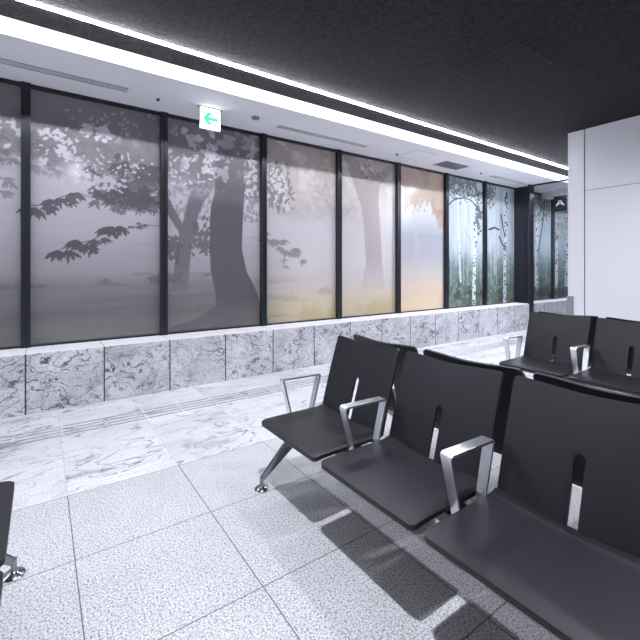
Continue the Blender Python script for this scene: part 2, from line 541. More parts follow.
blend(gapleaves(.1, .9, 1.66, 2.0, .4, 1.84, 60, 45, .028) * .85, (218, 214, 224))
blend(gapleaves(.22, .62, 1.62, 1.76, .42, 1.70, 50, 46, .045) * .85, (208, 204, 214))
blend(rosettes(many(-1.1, -.12, 1.5, 2.2, -.3, 1.7, 90, 47), .065, 6, 48) * .6, (108, 104, 112))
# hanging branches
BA = [(-.075, 1.47), (-.02, 1.475), (.044, 1.49), (.134, 1.555), (.24, 1.60), (.323, 1.57), (.45, 1.61)]
BB = [(.127, 1.15), (.22, 1.19), (.337, 1.226), (.437, 1.296), (.526, 1.317), (.633, 1.348), (.744, 1.372), (.90, 1.371)]
for br in (BA, BB): blend(stroke(br, .005, .003) * .85, (84, 80, 88))
blend(rosettes(along(BA[:5], 10, 33, .015, .018), .085, 6, 34, 1.0) * .9, (84, 80, 88))
blend(rosettes(along(BB[:3], 5, 35), .10, 7, 36, .95) * .92, (78, 75, 82))
blend(rosettes(along([(.337, 1.235), (.42, 1.27)], 3, 37), .07, 6, 38, 1.0) * .92, (82, 79, 86))
blend(rosettes(along([(.437, 1.33), (.54, 1.345)], 4, 39), .10, 7, 40, 1.1) * .92, (78, 75, 82))
blend(rosettes(along([(.633, 1.358), (.744, 1.385)], 4, 41), .045, 5, 42) * .9, (84, 80, 88))
# second tree and the big trunk
T2 = [(.902, 1.604), (.928, 1.473), (1.021, 1.326), (1.021, 1.272), (.98, .991), (.954, .794), (1.106, .798), (1.114, .972), (1.141, 1.231), (1.201, 1.494), (1.244, 1.61), (1.331, 1.741), (1.273, 1.848), (1.178, 1.78), (1.123, 1.681), (1.087, 1.549), (1.055, 1.41), (.997, 1.505), (.928, 1.625)]
fade = .45 + .45 * sstep(GZ, .8, 1.05)
blend(poly_mask(T2, .006) * fade * (1 - .85 * sstep(GZ, 1.58, 1.80)), (108, 103, 110))
blend(leaves(lambda r: (r.gauss(.965, .035), r.gauss(1.17, .07)), 60, .055, .026, seed=7) * .85, (96, 92, 99))
blend(leaves(lambda r: (r.gauss(1.23, .045), r.gauss(1.27, .08)), 70, .06, .026, seed=8) * .85, (98, 94, 101))
blend(leaves(lambda r: (r.uniform(.9, 1.35), r.uniform(1.45, 1.78)), 120, .05, .024, seed=9) * .5, (118, 113, 120))
T1 = [(1.33, 2.44), (1.36, 2.12), (1.365, 1.984), (1.355, 1.721), (1.32, 1.589), (1.306, 1.454), (1.305, 1.151), (1.317, .972), (1.363, .761), (1.37, .637), (1.188, .526), (.90, .453), (.90, .40), (1.95, .40), (1.86, .60), (1.816, .699), (1.764, .818), (1.682, .97), (1.631, 1.192), (1.642, 1.478), (1.66, 1.753), (1.697, 1.983), (1.78, 2.44)]
tm = poly_mask(T1, .005)
blend(sstep(vnoise(6, 4, 41), .5, .7) * sstep(GZ, .5, .56) * (1 - sstep(GZ, .60, .74)) * ((GX > .9) & (GX < 1.4)) * .5, (150, 120, 96))
blend(tm * (.98 - .55 * sstep(GZ, 1.55, 1.95) - .25 * (1 - sstep(GZ, .5, .75))), (96, 91, 98))
r1 = lambda r: (r.uniform(1.66, 1.86), r.uniform(1.45, 2.1))
blend(leaves(r1, 90, .05, .026, seed=10) * .6, (130, 124, 130))
blend(leaves(lambda r: (r.uniform(.92, 1.28), r.uniform(1.75, 2.05)), 40, .045, .022, False, 11) * .8, (226, 222, 230))
blend(leaves(lambda r: (r.gauss(1.31, .03), r.gauss(2.06, .10)), 34, .05, .024, False, 12) * .95, (232, 230, 238))
blend(leaves(lambda r: (r.gauss(1.74, .04), r.gauss(1.88, .22)), 40, .05, .024, False, 13) * .85, (226, 222, 230))
# third panel: leaf clusters, warm haze, low bushes
pm = ((GX > 1.88) & (GX < 3.85)).astype(float)
hz = sstep(vnoise(2.4, 5, 51), .42, .62)
blend(hz * sstep(GZ, 1.35, 1.7) * pm * .50, (186, 170, 162))
blend(sstep(vnoise(9, 3, 52), .55, .68) * sstep(GZ, 1.75, 2.0) * (1 - sstep(GZ, 2.2, 2.3)) * pm * .3, (214, 190, 168))
blend(sstep(vnoise(22, 3, 71), .50, .62) * sstep(GZ, 1.4, 1.8) * hz * pm * .45, (224, 212, 206))
blend(sstep(vnoise(18, 3, 72), .52, .64) * sstep(GZ, 1.4, 1.8) * hz * pm * .30, (160, 144, 140))
blend(sstep(vnoise(9, 3, 53), .56, .66) * sstep(GZ, 1.6, 1.9) * pm * .7, (236, 230, 230))
blend(leaves(lambda r: (r.triangular(1.90, 2.24, 1.98), r.triangular(1.58, 2.12, 1.8)), 190, .06, .028, seed=14) * .75, (136, 128, 134))
blend(leaves(lambda r: (r.triangular(1.90, 2.2, 1.98), r.triangular(1.58, 2.12, 1.9)), 60, .05, .026, False, seed=15) * .9, (232, 228, 234))
blend(rosettes(along([(1.90, 1.40), (2.0, 1.33), (2.12, 1.26), (2.22, 1.20), (2.34, 1.15)], 13, 37, .03, .045), .085, 7, 52) * .8, (136, 130, 138))
blend(rosettes([(2.12, 1.10), (2.14, 1.03)], .06, 5, 53) * .8, (142, 136, 144))
blend(sstep(vnoise(6, 4, 54, 1, 2), .5, .65) * sstep(GZ, .68, .72) * (1 - sstep(GZ, .76, .84)) * ((GX > 2.2) & (GX < 2.8)) * .35, (150, 140, 136))
blend(sstep(vnoise(4, 4, 55), .45, .7) * (1 - sstep(GZ, .50, .72)) * ((GX > 1.88) & (GX < 3.8)) * .45, (186, 168, 120))
# fourth panel: pale pink trunk in bright fog
T3 = [(2.86, 2.42), (2.983, 2.2), (3.083, 2.002), (3.205, 1.722), (3.242, 1.453), (3.274, 1.052), (3.187, .744), (3.597, .732), (3.541, 1.053), (3.515, 1.481), (3.475, 1.831), (3.492, 2.034), (3.721, 2.243), (3.685, 2.33), (3.475, 2.209), (3.33, 2.09), (3.178, 2.216), (3.12, 2.44)]
blend(poly_mask(T3, .012) * (.20 + .55 * sstep(GZ, .72, 1.2)), (172, 156, 158))
blend(leaves(lambda r: (r.uniform(3.2, 3.6), r.gauss(2.16, .04)), 60, .04, .02, False, 16) * .7, (132, 116, 104))
blend(sstep(vnoise(11, 3, 56), .56, .66) * sstep(GZ, 1.85, 2.0) * (1 - sstep(GZ, 2.15, 2.25)) * ((GX > 2.84) & (GX < 3.8)) * .35, (214, 184, 150))
# fifth panel: pale trunk, tan autumn crown
blend(poly_mask([(3.93, 1.97), (4.079, 1.821), (4.138, 1.379), (4.118, .973), (4.279, .973), (4.238, 1.383), (4.178, 1.857), (4.14, 2.0)], .02) * .35, (206, 196, 196))
tan = poly_mask([(3.80, 2.5), (3.80, 2.2), (3.944, 2.061), (4.02, 1.95), (4.07, 1.82), (4.10, 1.97), (4.15, 1.78), (4.20, 1.93), (4.279, 1.97), (4.36, 1.93), (4.466, 1.92), (4.53, 1.78), (4.595, 1.72), (4.64, 1.58), (4.80, 1.56), (4.80, 2.5)], .012)
tan = np.maximum(tan, leaves(lambda r: (r.uniform(3.95, 4.75), 1.93 + r.gauss(0, .07)), 70, .07, .035, seed=17))
tan *= ((GX > 3.78) & (GX < 4.79))
blend(tan * .85, (196, 170, 148))
blend(tan * sstep(vnoise(5, 4, 57), .5, .65) * .5, (172, 146, 126))
# birch wood
wood = k3[..., 0]
st = vnoise(9, 3, 61, 1.6, .12)
blend(wood * sstep(st, .55, .72) * sstep(GZ, .9, 1.2) * .55, (206, 218, 230))
blend(wood * sstep(st, .28, .44) * 0 + wood * sstep(1 - st, .56, .72) * sstep(GZ, .9, 1.2) * .45, (140, 158, 172))
gn = vnoise(10, 4, 62)
blend(wood * sstep(gn, .46, .62) * (1 - sstep(GZ, 1.05, 1.45)) * .55, (96, 126, 106))
blend(wood * sstep(1 - gn, .55, .70) * (1 - sstep(GZ, .85, 1.2)) * .6, (52, 66, 62))
blend(wood * sstep(vnoise(16, 2, 63), .60, .70) * (1 - sstep(GZ, .95, 1.35)) * .6, (142, 168, 152))
blend(wood * sstep(vnoise(14, 3, 66), .55, .66) * (1 - sstep(GZ, .50, .60)) * .5, (150, 126, 100))
def birch(pts, w, a=1.0, seed=0, marks=26, c=(226, 228, 236)):
    blend(stroke(pts, w, w * 1.25, .006) * a, c)
    r = random.Random(seed)
    m = np.zeros(GX.shape)
    z0, z1 = pts[0][1], pts[-1][1]
    for i in range(marks):
        z = r.uniform(z1, z0)
        x = np.interp(z, [q[1] for q in pts[::-1]], [q[0] for q in pts[::-1]])
        leaf(m, x + r.uniform(-w, w), z, w * r.uniform(.7, 1.8), w * r.uniform(.35, .8), r.uniform(-.5, .5))
    blend(m * a * .9, (40, 42, 48))
for (x, w_) in ((4.92, .012), (5.22, .010), (5.32, .012), (5.66, .012), (5.95, .010), (6.1, .012), (6.46, .014), (7.2, .012), (7.75, .010), (8.0, .012), (8.4, .012)):
    blend(stroke([(x, 2.4), (x + .01, .75)], w_, w_, .008) * .45, (200, 210, 222))
birch([(5.10, 2.16), (5.10, 1.806), (5.122, 1.269), (5.159, .805)], .020, .8, 1, 20)
birch([(5.576, 2.437), (5.55, 1.95), (5.511, 1.279), (5.485, .43)], .033, 1, 2, 80)
birch([(6.40, 2.31), (6.398, 1.806), (6.361, 1.134), (6.355, .431)], .036, 1, 3, 80)
birch([(6.05, 2.4), (6.07, 1.6), (6.06, .9)], .016, .5, 4, 8)
birch([(7.43, 2.3), (7.425, 1.695), (7.389, .417)], .045, .9, 5, 34)
birch([(8.19, 2.2), (8.15, .459)], .05, .9, 6, 34)
birch([(8.60, 2.2), (8.565, .5)], .06, .9, 7, 40)
birch([(7.02, 2.3), (7.0, .5)], .04, .9, 8, 30)
blend(stroke([(4.86, 1.90), (4.92, 1.96), (4.979, 2.0), (5.098, 2.036), (5.269, 2.062), (5.421, 2.039), (5.52, 1.98), (5.60, 1.90)], .010, .012), (46, 46, 54))
for b in ([(6.247, 1.879), (6.307, 1.667), (6.367, 1.536)], [(6.19, 1.52), (6.30, 1.38), (6.39, 1.353)], [(6.33, 1.33), (6.40, 1.28)], [(5.9, 1.62), (6.05, 1.66), (6.2, 1.63)], [(6.42, 2.25), (6.37, 2.12), (6.42, 2.02)],
          [(7.70, 2.25), (7.683, 2.1), (7.645, 1.893), (7.534, 1.516), (7.425, 1.238), (7.425, .872)]):
    blend(stroke(b, .018, .012), (44, 44, 52))
rt = random.Random(77); tw = np.zeros(GX.shape)
for i in range(46):
    x0 = rt.uniform(4.85, 8.7); z0 = rt.uniform(.8, 2.3); a = rt.uniform(-.9, .9) + PI / 2; l = rt.uniform(.1, .35)
    p1 = (x0 + math.cos(a) * l * .5, z0 + math.sin(a) * l * .5); p2 = (p1[0] + math.cos(a + rt.uniform(-.5, .5)) * l * .5, p1[1] + math.sin(a) * l * .5)
    tw = np.maximum(tw, stroke([(x0, z0), p1, p2], .007, .004))
blend(tw * wood * .6, (88, 98, 108))
blend(leaves(lambda r: (r.uniform(4.85, 5.6), r.triangular(1.95, 2.38, 2.3)), 190, .06, .032, False, 21) * .8, (74, 96, 88))
blend(leaves(lambda r: (r.gauss(5.62, .05), r.triangular(1.5, 2.3, 1.8)), 90, .06, .035, False, 22) * .85, (60, 74, 72))
blend(leaves(lambda r: (r.gauss(5.92, .07), r.triangular(1.9, 2.38, 2.3)), 90, .06, .035, False, 23) * .8, (78, 104, 88))
blend(leaves(lambda r: (r.uniform(7.1, 7.9), r.triangular(1.85, 2.38, 2.1)), 210, .07, .035, False, 24) * .8, (84, 108, 98))
blend(leaves(lambda r: (r.uniform(8.0, 8.8), r.triangular(1.5, 2.1, 1.9)), 160, .07, .035, False, 25) * .6, (150, 142, 132))
blend((GX > 7.1) * (1 - sstep(GZ + .25 * (vnoise(4, 3, 67) - .5), .55, .70)) * .9, (40, 46, 48))
IMG = np.clip(IMG * .76, 0, 1)

def mural_material():
    m, nt, p = new_mat('printed_glass_mural')
    a = nt.nodes.new('ShaderNodeAttribute'); a.attribute_name = 'print'
    nt.links.new(a.outputs['Color'], p.inputs['Base Color'])
    p.inputs['Roughness'].default_value = .45
    p.inputs['Specular IOR Level'].default_value = .3
    p.inputs['Coat Weight'].default_value = 1
    p.inputs['Coat Roughness'].default_value = .16
    p.inputs['Coat IOR'].default_value = 1.5
    return m
M['mural'] = mural_material()

YG = YW + .022                   # print plane, just behind the front of the frames
def mural_panel(name, x0, x1, z0, z1):
    """a slab whose front face carries the print as a fine vertex grid"""
    nx = max(2, int((x1 - x0) * RES)); nz = int((z1 - z0) * RES)
    xs = np.linspace(x0, x1, nx + 1); zs = np.linspace(z0, z1, nz + 1)
    VX, VZ = np.meshgrid(xs, zs)
    front = np.stack([VX, np.full_like(VX, YG), VZ], -1).reshape(-1, 3)
    back = np.array([(x0, YG + .012, z0), (x1, YG + .012, z0), (x1, YG + .012, z1), (x0, YG + .012, z1)])
    nf = len(front); W1 = nx + 1
    j, i = np.meshgrid(np.arange(nz), np.arange(nx), indexing='ij')
    a = (j * W1 + i).ravel()
    quads = np.stack([a, a + 1, a + 1 + W1, a + W1], -1)
    me = bpy.data.meshes.new(name)
    c = [0, nx, nz * W1 + nx, nz * W1]
    extra = np.array([[nf + 3, nf + 2, nf + 1, nf], [c[0], nf, nf + 1, c[1]], [c[1], nf + 1, nf + 2, c[2]], [c[2], nf + 2, nf + 3, c[3]], [c[3], nf + 3, nf, c[0]]])
    V = np.concatenate([front, back]); Q = np.concatenate([quads, extra])
    me.vertices.add(len(V)); me.vertices.foreach_set('co', V.ravel())
    me.loops.add(Q.size); me.loops.foreach_set('vertex_index', Q.ravel())
    me.polygons.add(len(Q)); me.polygons.foreach_set('loop_start', np.arange(len(Q)) * 4)
    me.update(calc_edges=True)
    at = me.color_attributes.new('print', 'FLOAT_COLOR', 'POINT')
    ii = np.clip(((V[:, 0] - AX0) * RES).astype(int), 0, NX - 1); jj = np.clip(((V[:, 2] - AZ0) * RES).astype(int), 0, NZ - 1)
    C = np.ones((len(V), 4)); C[:, :3] = IMG[jj, ii]
    at.data.foreach_set('color', C.ravel().astype(np.float32))
    me.materials.append(M['mural'])
    return me

MX = [-1.074, -.092, .885, 1.859, 2.832, 3.806, 4.79, 5.747, 6.61, 7.97, 8.85]
MWID = .058 * H
ZB, ZT = ZSILL, ZS
views = ['misty park with grey foliage, cut by the left edge of the photo', 'misty park with drooping dark leafy branches', 'misty park with one broad dark tree trunk',
         'foggy park with leaf clusters at left and tan grass', 'bright fog with a pale pink tree trunk', 'pale fog under a tan autumn crown',
         'birch wood with an arching dark branch', 'birch wood with a single white trunk beside the dark column', 'birch wood seen through the glass partition', 'birch wood behind the hanging black sign']
for i in range(10):
    xa, xb = MX[i] * H, MX[i + 1] * H
    if i == 8: xa = 6.80 * H
    xl, xr = xa + MWID / 2, xb - MWID / 2
    if i == 7: xr = 6.66 * H
    if i == 8: xl = 6.73 * H
    o = struct('window_%d' % (i + 1), mural_panel('print', xl - .008, xr + .008, ZB + .012, ZT - .018), 'framed glass panel printed with a ' + views[i])
    bm = bmesh.new()
    y0, y1 = YW - .02, YW + .05
    if i not in (8,):
        box(bm, xa - MWID / 2, xa - .004, y0 - .02, y1, ZB, ZT)                  # mullion: stepped section, two halves with a groove
        box(bm, xa + .004, xa + MWID / 2, y0 - .02, y1, ZB, ZT)
        box(bm, xa - .004, xa + .004, y0 - .012, y1, ZB, ZT)
    box(bm, xl, xr, y0 + .01, y1, ZB, ZB + .018)
    box(bm, xl, xr, y0 + .004, y1, ZT - .03, ZT)
    f = link('window_frame', to_mesh(bm, 'window_frame', M['frame']), o)
bm = bmesh.new()
box(bm, MX[10] * H - MWID / 2, MX[10] * H + MWID / 2, YW - .04, YW + .05, ZB, ZT)
struct('trim_4', to_mesh(bm, 'endmullion', M['frame']), 'dark end mullion of the printed window wall')
bm = bmesh.new(); box(bm, RX0, MX[0] * H - MWID / 2, YW, YW + .2, ZB, ZT); box(bm, MX[10] * H + MWID / 2, RX1, YW, YW + .2, ZB, ZT)
struct('wall_window_ends', to_mesh(bm, 'ends', M['wall']))

# dark column + glass partition
CX0, CX1 = 6.53 * H, 6.66 * H
bm = bmesh.new()
box(bm, 6.645 * H, 6.72 * H, YB + .03, YW + .05, ZSILL, ZS)
box(bm, CX0, CX1, YB - .012, YB + .03, 0, ZS, bev=.004)
struct('trim_5', to_mesh(bm, 'column', M['frame']), 'dark metal column at the end of the stone base')
bm = bmesh.new(); box(bm, CX1 - .05, CX1 - .038, 1.0 * H, YB - .012, 0.01, ZS - .03)
struct('window_11', to_mesh(bm, 'glass', M['glass']), 'clear glass partition running out from the dark column')
bm = bmesh.new(); box(bm, CX1 - .06, CX1 - .028, 1.0 * H, YB - .012, ZS - .03, ZS); box(bm, CX1 - .06, CX1 - .028, 1.0 * H, YB - .012, 0, .02)
struct('trim_6', to_mesh(bm, 'rail', M['frame']), 'thin dark head rail of the glass partition')
bm = bmesh.new(); box(bm, 7.45 * H, 7.75 * H, 3.0 * H, 3.62 * H, 2.27 * H, ZS)
struct('trim_7', to_mesh(bm, 'bulkhead', M['fascia']), 'small white bulkhead beyond the glass partition')

# ------------------------------------------------------------------ LED line on the ceiling
LEDY = 2.716 * H
t = empty('led_line_light', (3 * H, LEDY, ZC))
tag(t, 'long bright white LED line running along the edge of the black ceiling', 'ceiling light')
bm = bmesh.new()
n = 8; L0, L1 = RX0 + .1 - 3 * H, 6.5 * H
prof = [(.020 * math.cos(PI + PI * i / n), .012 * math.sin(PI + PI * i / n) - .003) for i in range(n + 1)]
for (xx) in (0,):
    ra = [bm.verts.new((L0, y, z)) for y, z in prof]; rb = [bm.verts.new((L1, y, z)) for y, z in prof]
    for i in range(n): bm.faces.new((ra[i], ra[i + 1], rb[i + 1], rb[i]))
    bm.faces.new(ra); bm.faces.new(rb); bm.faces.new((ra[0], ra[-1], rb[-1], rb[0]))
link('diffuser', to_mesh(bm, 'diffuser', M['led'], True), t)
bm = bmesh.new(); box(bm, L0, L1, -.009, .009, -.003, 0)
link('housing', to_mesh(bm, 'housing', M['alu']), t)

# ------------------------------------------------------------------ things on the soffit
def linear_diffuser(x0, x1, y0, y1, label, slots):
    cx, cy = (x0 + x1) / 2 * H, (y0 + y1) / 2 * H
    t = empty('linear_air_diffuser', (cx, cy, ZS)); tag(t, label, 'air vent', 'linear air diffusers in the soffit')
    a, b = (x1 - x0) / 2 * H, (y1 - y0) / 2 * H
    bm = bmesh.new()
    for (p, q, r, s) in ((-a, a, -b, -b + .006), (-a, a, b - .006, b), (-a, -a + .006, -b, b), (a - .006, a, -b, b)):
        box(bm, p, q, r, s, -.005, 0)
    link('frame', to_mesh(bm, 'frame', M['soffit']), t)
    mesh_box('slot_backing', M['gap'], -a + .006, a - .006, -b + .006, b - .006, -.001, 0, parent=t)
    bm = bmesh.new()
    for k in range(1, slots):
        y = -b + .006 + (2 * b - .012) * k / slots
        box(bm, -a + .006, a - .006, y - .005, y + .005, -.005, -.001)
    link('slat', to_mesh(bm, 'slat', M['soffit']), t)
linear_diffuser(-1.6, .55, 3.31, 3.40, 'long slotted air diffuser at the left end of the soffit', 4)
linear_diffuser(1.86, 3.01, 3.34, 3.41, 'slotted air diffuser in the soffit to the right of the green arrow sign', 3)
linear_diffuser(5.45, 6.40, 3.345, 3.425, 'slotted air diffuser in the soffit nearest the dark column', 3)
t = empty('square_air_grille', (4.48 * H, 3.345 * H, ZS)); tag(t, 'square grey air grille in the white soffit', 'air vent')
a, b = .24 * H, .11 * H
bm = bmesh.new()
for (p, q, r, s) in ((-a, a, -b, -b + .014), (-a, a, b - .014, b), (-a, -a + .014, -b, b), (a - .014, a, -b, b)): box(bm, p, q, r, s, -.006, 0)
link('frame', to_mesh(bm, 'frame', M['grille']), t)
bm = bmesh.new()
for k in range(14):
    y = -b + .014 + (2 * b - .028) * (k + .5) / 14
    box(bm, -a + .014, a - .014, y - .0035, y + .0035, -.005, -.001)
link('louvres', to_mesh(bm, 'louvres', M['grille']), t)
mesh_box('backing', M['gap'], -a + .014, a - .014, -b + .014, b - .014, -.001, 0, parent=t)

def access_panel(name, x0, x1, y0, y1, z, mat, num, label):
    bm = bmesh.new(); g = .006
    box(bm, x0 * H, x1 * H, y0 * H, y1 * H, z - .0004, z)
    a = to_mesh(bm, name, M['gap'])
    o = struct(name, a, label)
    bm = bmesh.new(); box(bm, x0 * H + g, x1 * H - g, y0 * H + g, y1 * H - g, z - .0010, z - .0004)
    link('panel', to_mesh(bm, 'panel', mat), o)
access_panel('trim_8', 2.53, 3.01, 1.39, 1.875, ZC, M['ceil'], 8, 'flush square access panel in the black ceiling')
access_panel('trim_9', 3.56, 3.92, 3.13, 3.47, ZS, M['soffit'], 9, 'flush access panel in the white soffit')
def disc(name, x, y, z, r, h, mat, label, cat, group=None):
    bm = bmesh.new(); lathe(bm, [(r, 0), (r, -h * .5), (r * .75, -h), (r * .3, -h * 1.15)], n=24)
    o = link(name, to_mesh(bm, name, mat, True), None, (x * H, y * H, z)); tag(o, label, cat, group); return o
disc('smoke_detector', 1.596, 3.30, ZS, .045, .022, M['grille'], 'round grey ceiling detector just right of the green arrow sign', 'detector')
disc('sprinkler_head', .775, 3.39, ZS, .018, .02, M['nozzle'], 'small dark sprinkler head between the left air diffuser and the green sign', 'sprinkler', 'sprinkler heads in the soffit')
disc('sprinkler_head', 3.496, 3.384, ZS, .018, .02, M['nozzle'], 'small dark sprinkler head left of the soffit access panel', 'sprinkler', 'sprinkler heads in the soffit')
disc('sprinkler_head', 5.186, 3.367, ZS, .018, .02, M['nozzle'], 'small dark sprinkler head right of the square air grille', 'sprinkler', 'sprinkler heads in the soffit')

# downlight fittings, including those of the added lamps
SPOTS = ['above the aisle before the nearest bench', 'above the rear of the nearest bench', 'above the farther bench', 'behind the white core wall, added to brighten the far wall', 'beyond the glass partition, added to brighten the far end', 'behind the viewer, added as fill', 'at the back right of the hall, added as fill']
for k, (x, y, p) in enumerate(DOWNLIGHTS):
    t = empty('downlight', (x, y, ZC)); tag(t, 'recessed round downlight in the black ceiling ' + SPOTS[k], 'ceiling light', 'round downlights in the black ceiling')
    bm = bmesh.new()
    nn = 32
    ring = [[bm.verts.new((r * math.cos(2 * PI * i / nn), r * math.sin(2 * PI * i / nn), z)) for i in range(nn)] for r, z in ((.065, 0), (.065, -.006), (.052, -.006), (.048, -.001))]
    for a, b in zip(ring, ring[1:]):
        for i in range(nn): bm.faces.new((a[i], a[(i + 1) % nn], b[(i + 1) % nn], b[i]))
    link('trim_ring', to_mesh(bm, 'ring', M['black'], True), t)
    bm = bmesh.new(); lathe(bm, [(.048, -.003), (.048, -.001)], n=32)
    link('lens', to_mesh(bm, 'lens', M['lamp']), t)

# ------------------------------------------------------------------ green arrow exit sign
sx0, sx1, sz0, sz1, sy = 1.094 * H, 1.272 * H, 2.180 * H, 2.362 * H, 3.331 * H
t = empty('exit_sign', ((sx0 + sx1) / 2, sy, ZS)); tag(t, 'lit white sign with a green left-pointing arrow hanging from the soffit', 'sign')
hw = (sx1 - sx0) / 2; zb = sz0 - ZS; zt = sz1 - ZS
mesh_box('housing', M['sign_body'], -hw, hw, -.010, .016, zb, zt, parent=t, bev=.002)
mesh_box('mounting_plate', M['grille'], -hw - .015, hw + .02, -.02, .026, -.006, 0, parent=t)
fc = mesh_box('lit_face', M['sign_white'], -hw + .003, hw - .003, -.0135, -.010, zb + .003, zt - .003, parent=t)
def flat_poly(bm, pts, y0, y1):
    a = [bm.verts.new((x, y0, z)) for x, z in pts]; b = [bm.verts.new((x, y1, z)) for x, z in pts]
    bm.faces.new(a); bm.faces.new(b[::-1])
    for i in range(len(pts)): bm.faces.new((a[i], a[(i + 1) % len(pts)], b[(i + 1) % len(pts)], b[i]))
def uv(u, v): return (-hw + u * 2 * hw, zt + (zb - zt) * v)
bm = bmesh.new()
def strokebar(bm, p, q, w):
    (ax, az), (bx, bz) = uv(*p), uv(*q); d = Vector((bx - ax, bz - az)).normalized(); nx, nz = -d.y * w / 2, d.x * w / 2
    flat_poly(bm, [(ax + nx, az + nz), (bx + nx, bz + nz), (bx - nx, bz - nz), (ax - nx, az - nz)], -.0150, -.0135)
flat_poly(bm, [uv(*q) for q in ((.15, .50), (.40, .19), (.62, .19), (.42, .42), (.88, .42), (.88, .58), (.42, .58), (.62, .81), (.40, .81))], -.0150, -.0135)
link('arrow', to_mesh(bm, 'arrow', M['sign_green']), t)
bm = bmesh.new()
for p, q, w_ in (((.72, .70), (.77, .80), .016), ((.77, .80), (.70, .92), .010), ((.77, .80), (.84, .91), .010), ((.74, .72), (.84, .76), .008), ((.72, .72), (.65, .78), .008)):
    strokebar(bm, p, q, w_)
cxy = uv(.74, .66); flat_poly(bm, [(cxy[0] + .008 * math.cos(a * PI / 4), cxy[1] + .008 * math.sin(a * PI / 4)) for a in range(8)], -.0150, -.0135)
link('running_figure', to_mesh(bm, 'fig', M['sign_green']), t)

# black pictogram sign beyond the glass
qx = 7.3 * H
t = empty('hanging_sign', (qx, 3.24 * H, ZS)); tag(t, 'square black hanging sign with a white double figure pictogram beyond the glass', 'sign')
qy0, qy1, qz0, qz1 = -.105 * H, .105 * H, 1.975 * H - ZS, 2.24 * H - ZS
mesh_box('panel', M['black'], 0, .03, qy0, qy1, qz0, qz1, parent=t, bev=.002)
mesh_box('bracket', M['sign_body'], .005, .025, -.08, .08, qz1, 0, parent=t)
bm = bmesh.new()
def face_poly(pts):                      # u to the viewer's right (towards -Y), v upwards, in sign widths
    W = .21 * H
    a = [bm.verts.new((-.003, -u * W, (qz0 + qz1) / 2 + v * W)) for u, v in pts]; b = [bm.verts.new((0, -u * W, (qz0 + qz1) / 2 + v * W)) for u, v in pts]
    bm.faces.new(a); bm.faces.new(b[::-1])
    for i in range(len(pts)): bm.faces.new((a[i], a[(i + 1) % len(pts)], b[(i + 1) % len(pts)], b[i]))
for s in (-1, 1):
    face_poly([(s * .03, .26), (s * .11, .26), (s * .14, .12), (s * .26, .0), (s * .34, -.16), (s * .27, -.22), (s * .19, -.10), (s * .10, -.10), (s * .04, -.02)])
link('pictogram', to_mesh(bm, 'picto', M['icon_white']), t)

# ------------------------------------------------------------------ beam benches
SEAT_W, PITCH, DEPTH = .439 * H, .4685 * H, .345 * H
ZSEAT, SH = .31 * H, .350 * H            # top of seat, height of the backrest
REC = .105 * H                           # how far the top leans back
TS, TB = .017, .014

def grid_shell(fn, nu, nv, halves, thick_fn):
    """two surfaces joined round every open edge; fn(u,v)->point, halves: list of (left(v), right(v))"""
    bm = bmesh.new()
    def surf(off):
        cache = {}
        faces = []
        def vert(y, v):
            k = (round(y, 5), round(v, 6))
            if k not in cache: cache[k] = bm.verts.new(fn(y, v, off))
            return cache[k]
        for (lo, hi) in halves:
            for j in range(len(nv) - 1):
                va, vb = nv[j], nv[j + 1]
                for i in range(nu):
                    ya0 = lo(va) + (hi(va) - lo(va)) * i / nu; ya1 = lo(va) + (hi(va) - lo(va)) * (i + 1) / nu
                    yb0 = lo(vb) + (hi(vb) - lo(vb)) * i / nu; yb1 = lo(vb) + (hi(vb) - lo(vb)) * (i + 1) / nu
                    q = [vert(ya0, va), vert(ya1, va), vert(yb1, vb), vert(yb0, vb)]
                    q2 = []
                    for z in q:
                        if z not in q2: q2.append(z)
                    if len(q2) > 2: faces.append(bm.faces.new(q2))
        return cache, faces
    ca, fa = surf(0)
    cb, fb = surf(1)
    inv = {v: k for k, v in ca.items()}
    for e in list(bm.edges):
        if len(e.link_faces) == 1 and e.verts[0] in inv and e.verts[1] in inv:
            a, b = e.verts
            bm.faces.new((a, b, cb[inv[b]], cb[inv[a]]))
    return bm

def finish_shell(bm, name, mat, bev):
    bmesh.ops.remove_doubles(bm, verts=bm.verts, dist=1e-5)
    bmesh.ops.recalc_face_normals(bm, faces=bm.faces)
    es = [e for e in bm.edges if len(e.link_faces) == 2 and e.calc_face_angle(0) > math.radians(55)]
    bmesh.ops.bevel(bm, geom=es, offset=bev, segments=3, profile=.5, affect='EDGES', clamp_overlap=True)
    return to_mesh(bm, name, mat, True)

HWD = SEAT_W / 2
RC = .022
def arc_in(R, d):                        # inset of a rounded corner at distance d from the end
    return 0 if d >= R else R - math.sqrt(max(0, R * R - (R - d) ** 2))
def vlist(L, R0, R1, extra=()):
    s = set([round(L * i / 14, 5) for i in range(15)])
    for i in range(7):
        a = i / 6 * PI / 2
        if R0: s.add(round(R0 * (1 - math.cos(a)), 5))
        if R1: s.add(round(L - R1 * (1 - math.cos(a)), 5))
    s |= set(round(e, 5) for e in extra)
    return sorted(s)

def bump01(y): return math.cos(PI * y / SEAT_W) ** 2 if abs(y) < HWD else 0
def seat_mesh():
    def hw(v): return HWD - arc_in(RC * 1.3, v)
    def fn(y, v, off):
        t = v / DEPTH
        z = ZSEAT - .012 * bump01(y) * t ** 1.5 - .006 * math.exp(-((v) / .03) ** 2)
        z -= off * (TS + .004 * math.exp(-(v / .05) ** 2))
        if t > .9: z += .010 * ((t - .9) / .1) ** 2
        return (v, y, z)
    bm = grid_shell(fn, 14, vlist(DEPTH, RC * 1.3, 0), [(lambda v: -hw(v), lambda v: hw(v))], None)
    return finish_shell(bm, 'seat', M['poly'], .005)

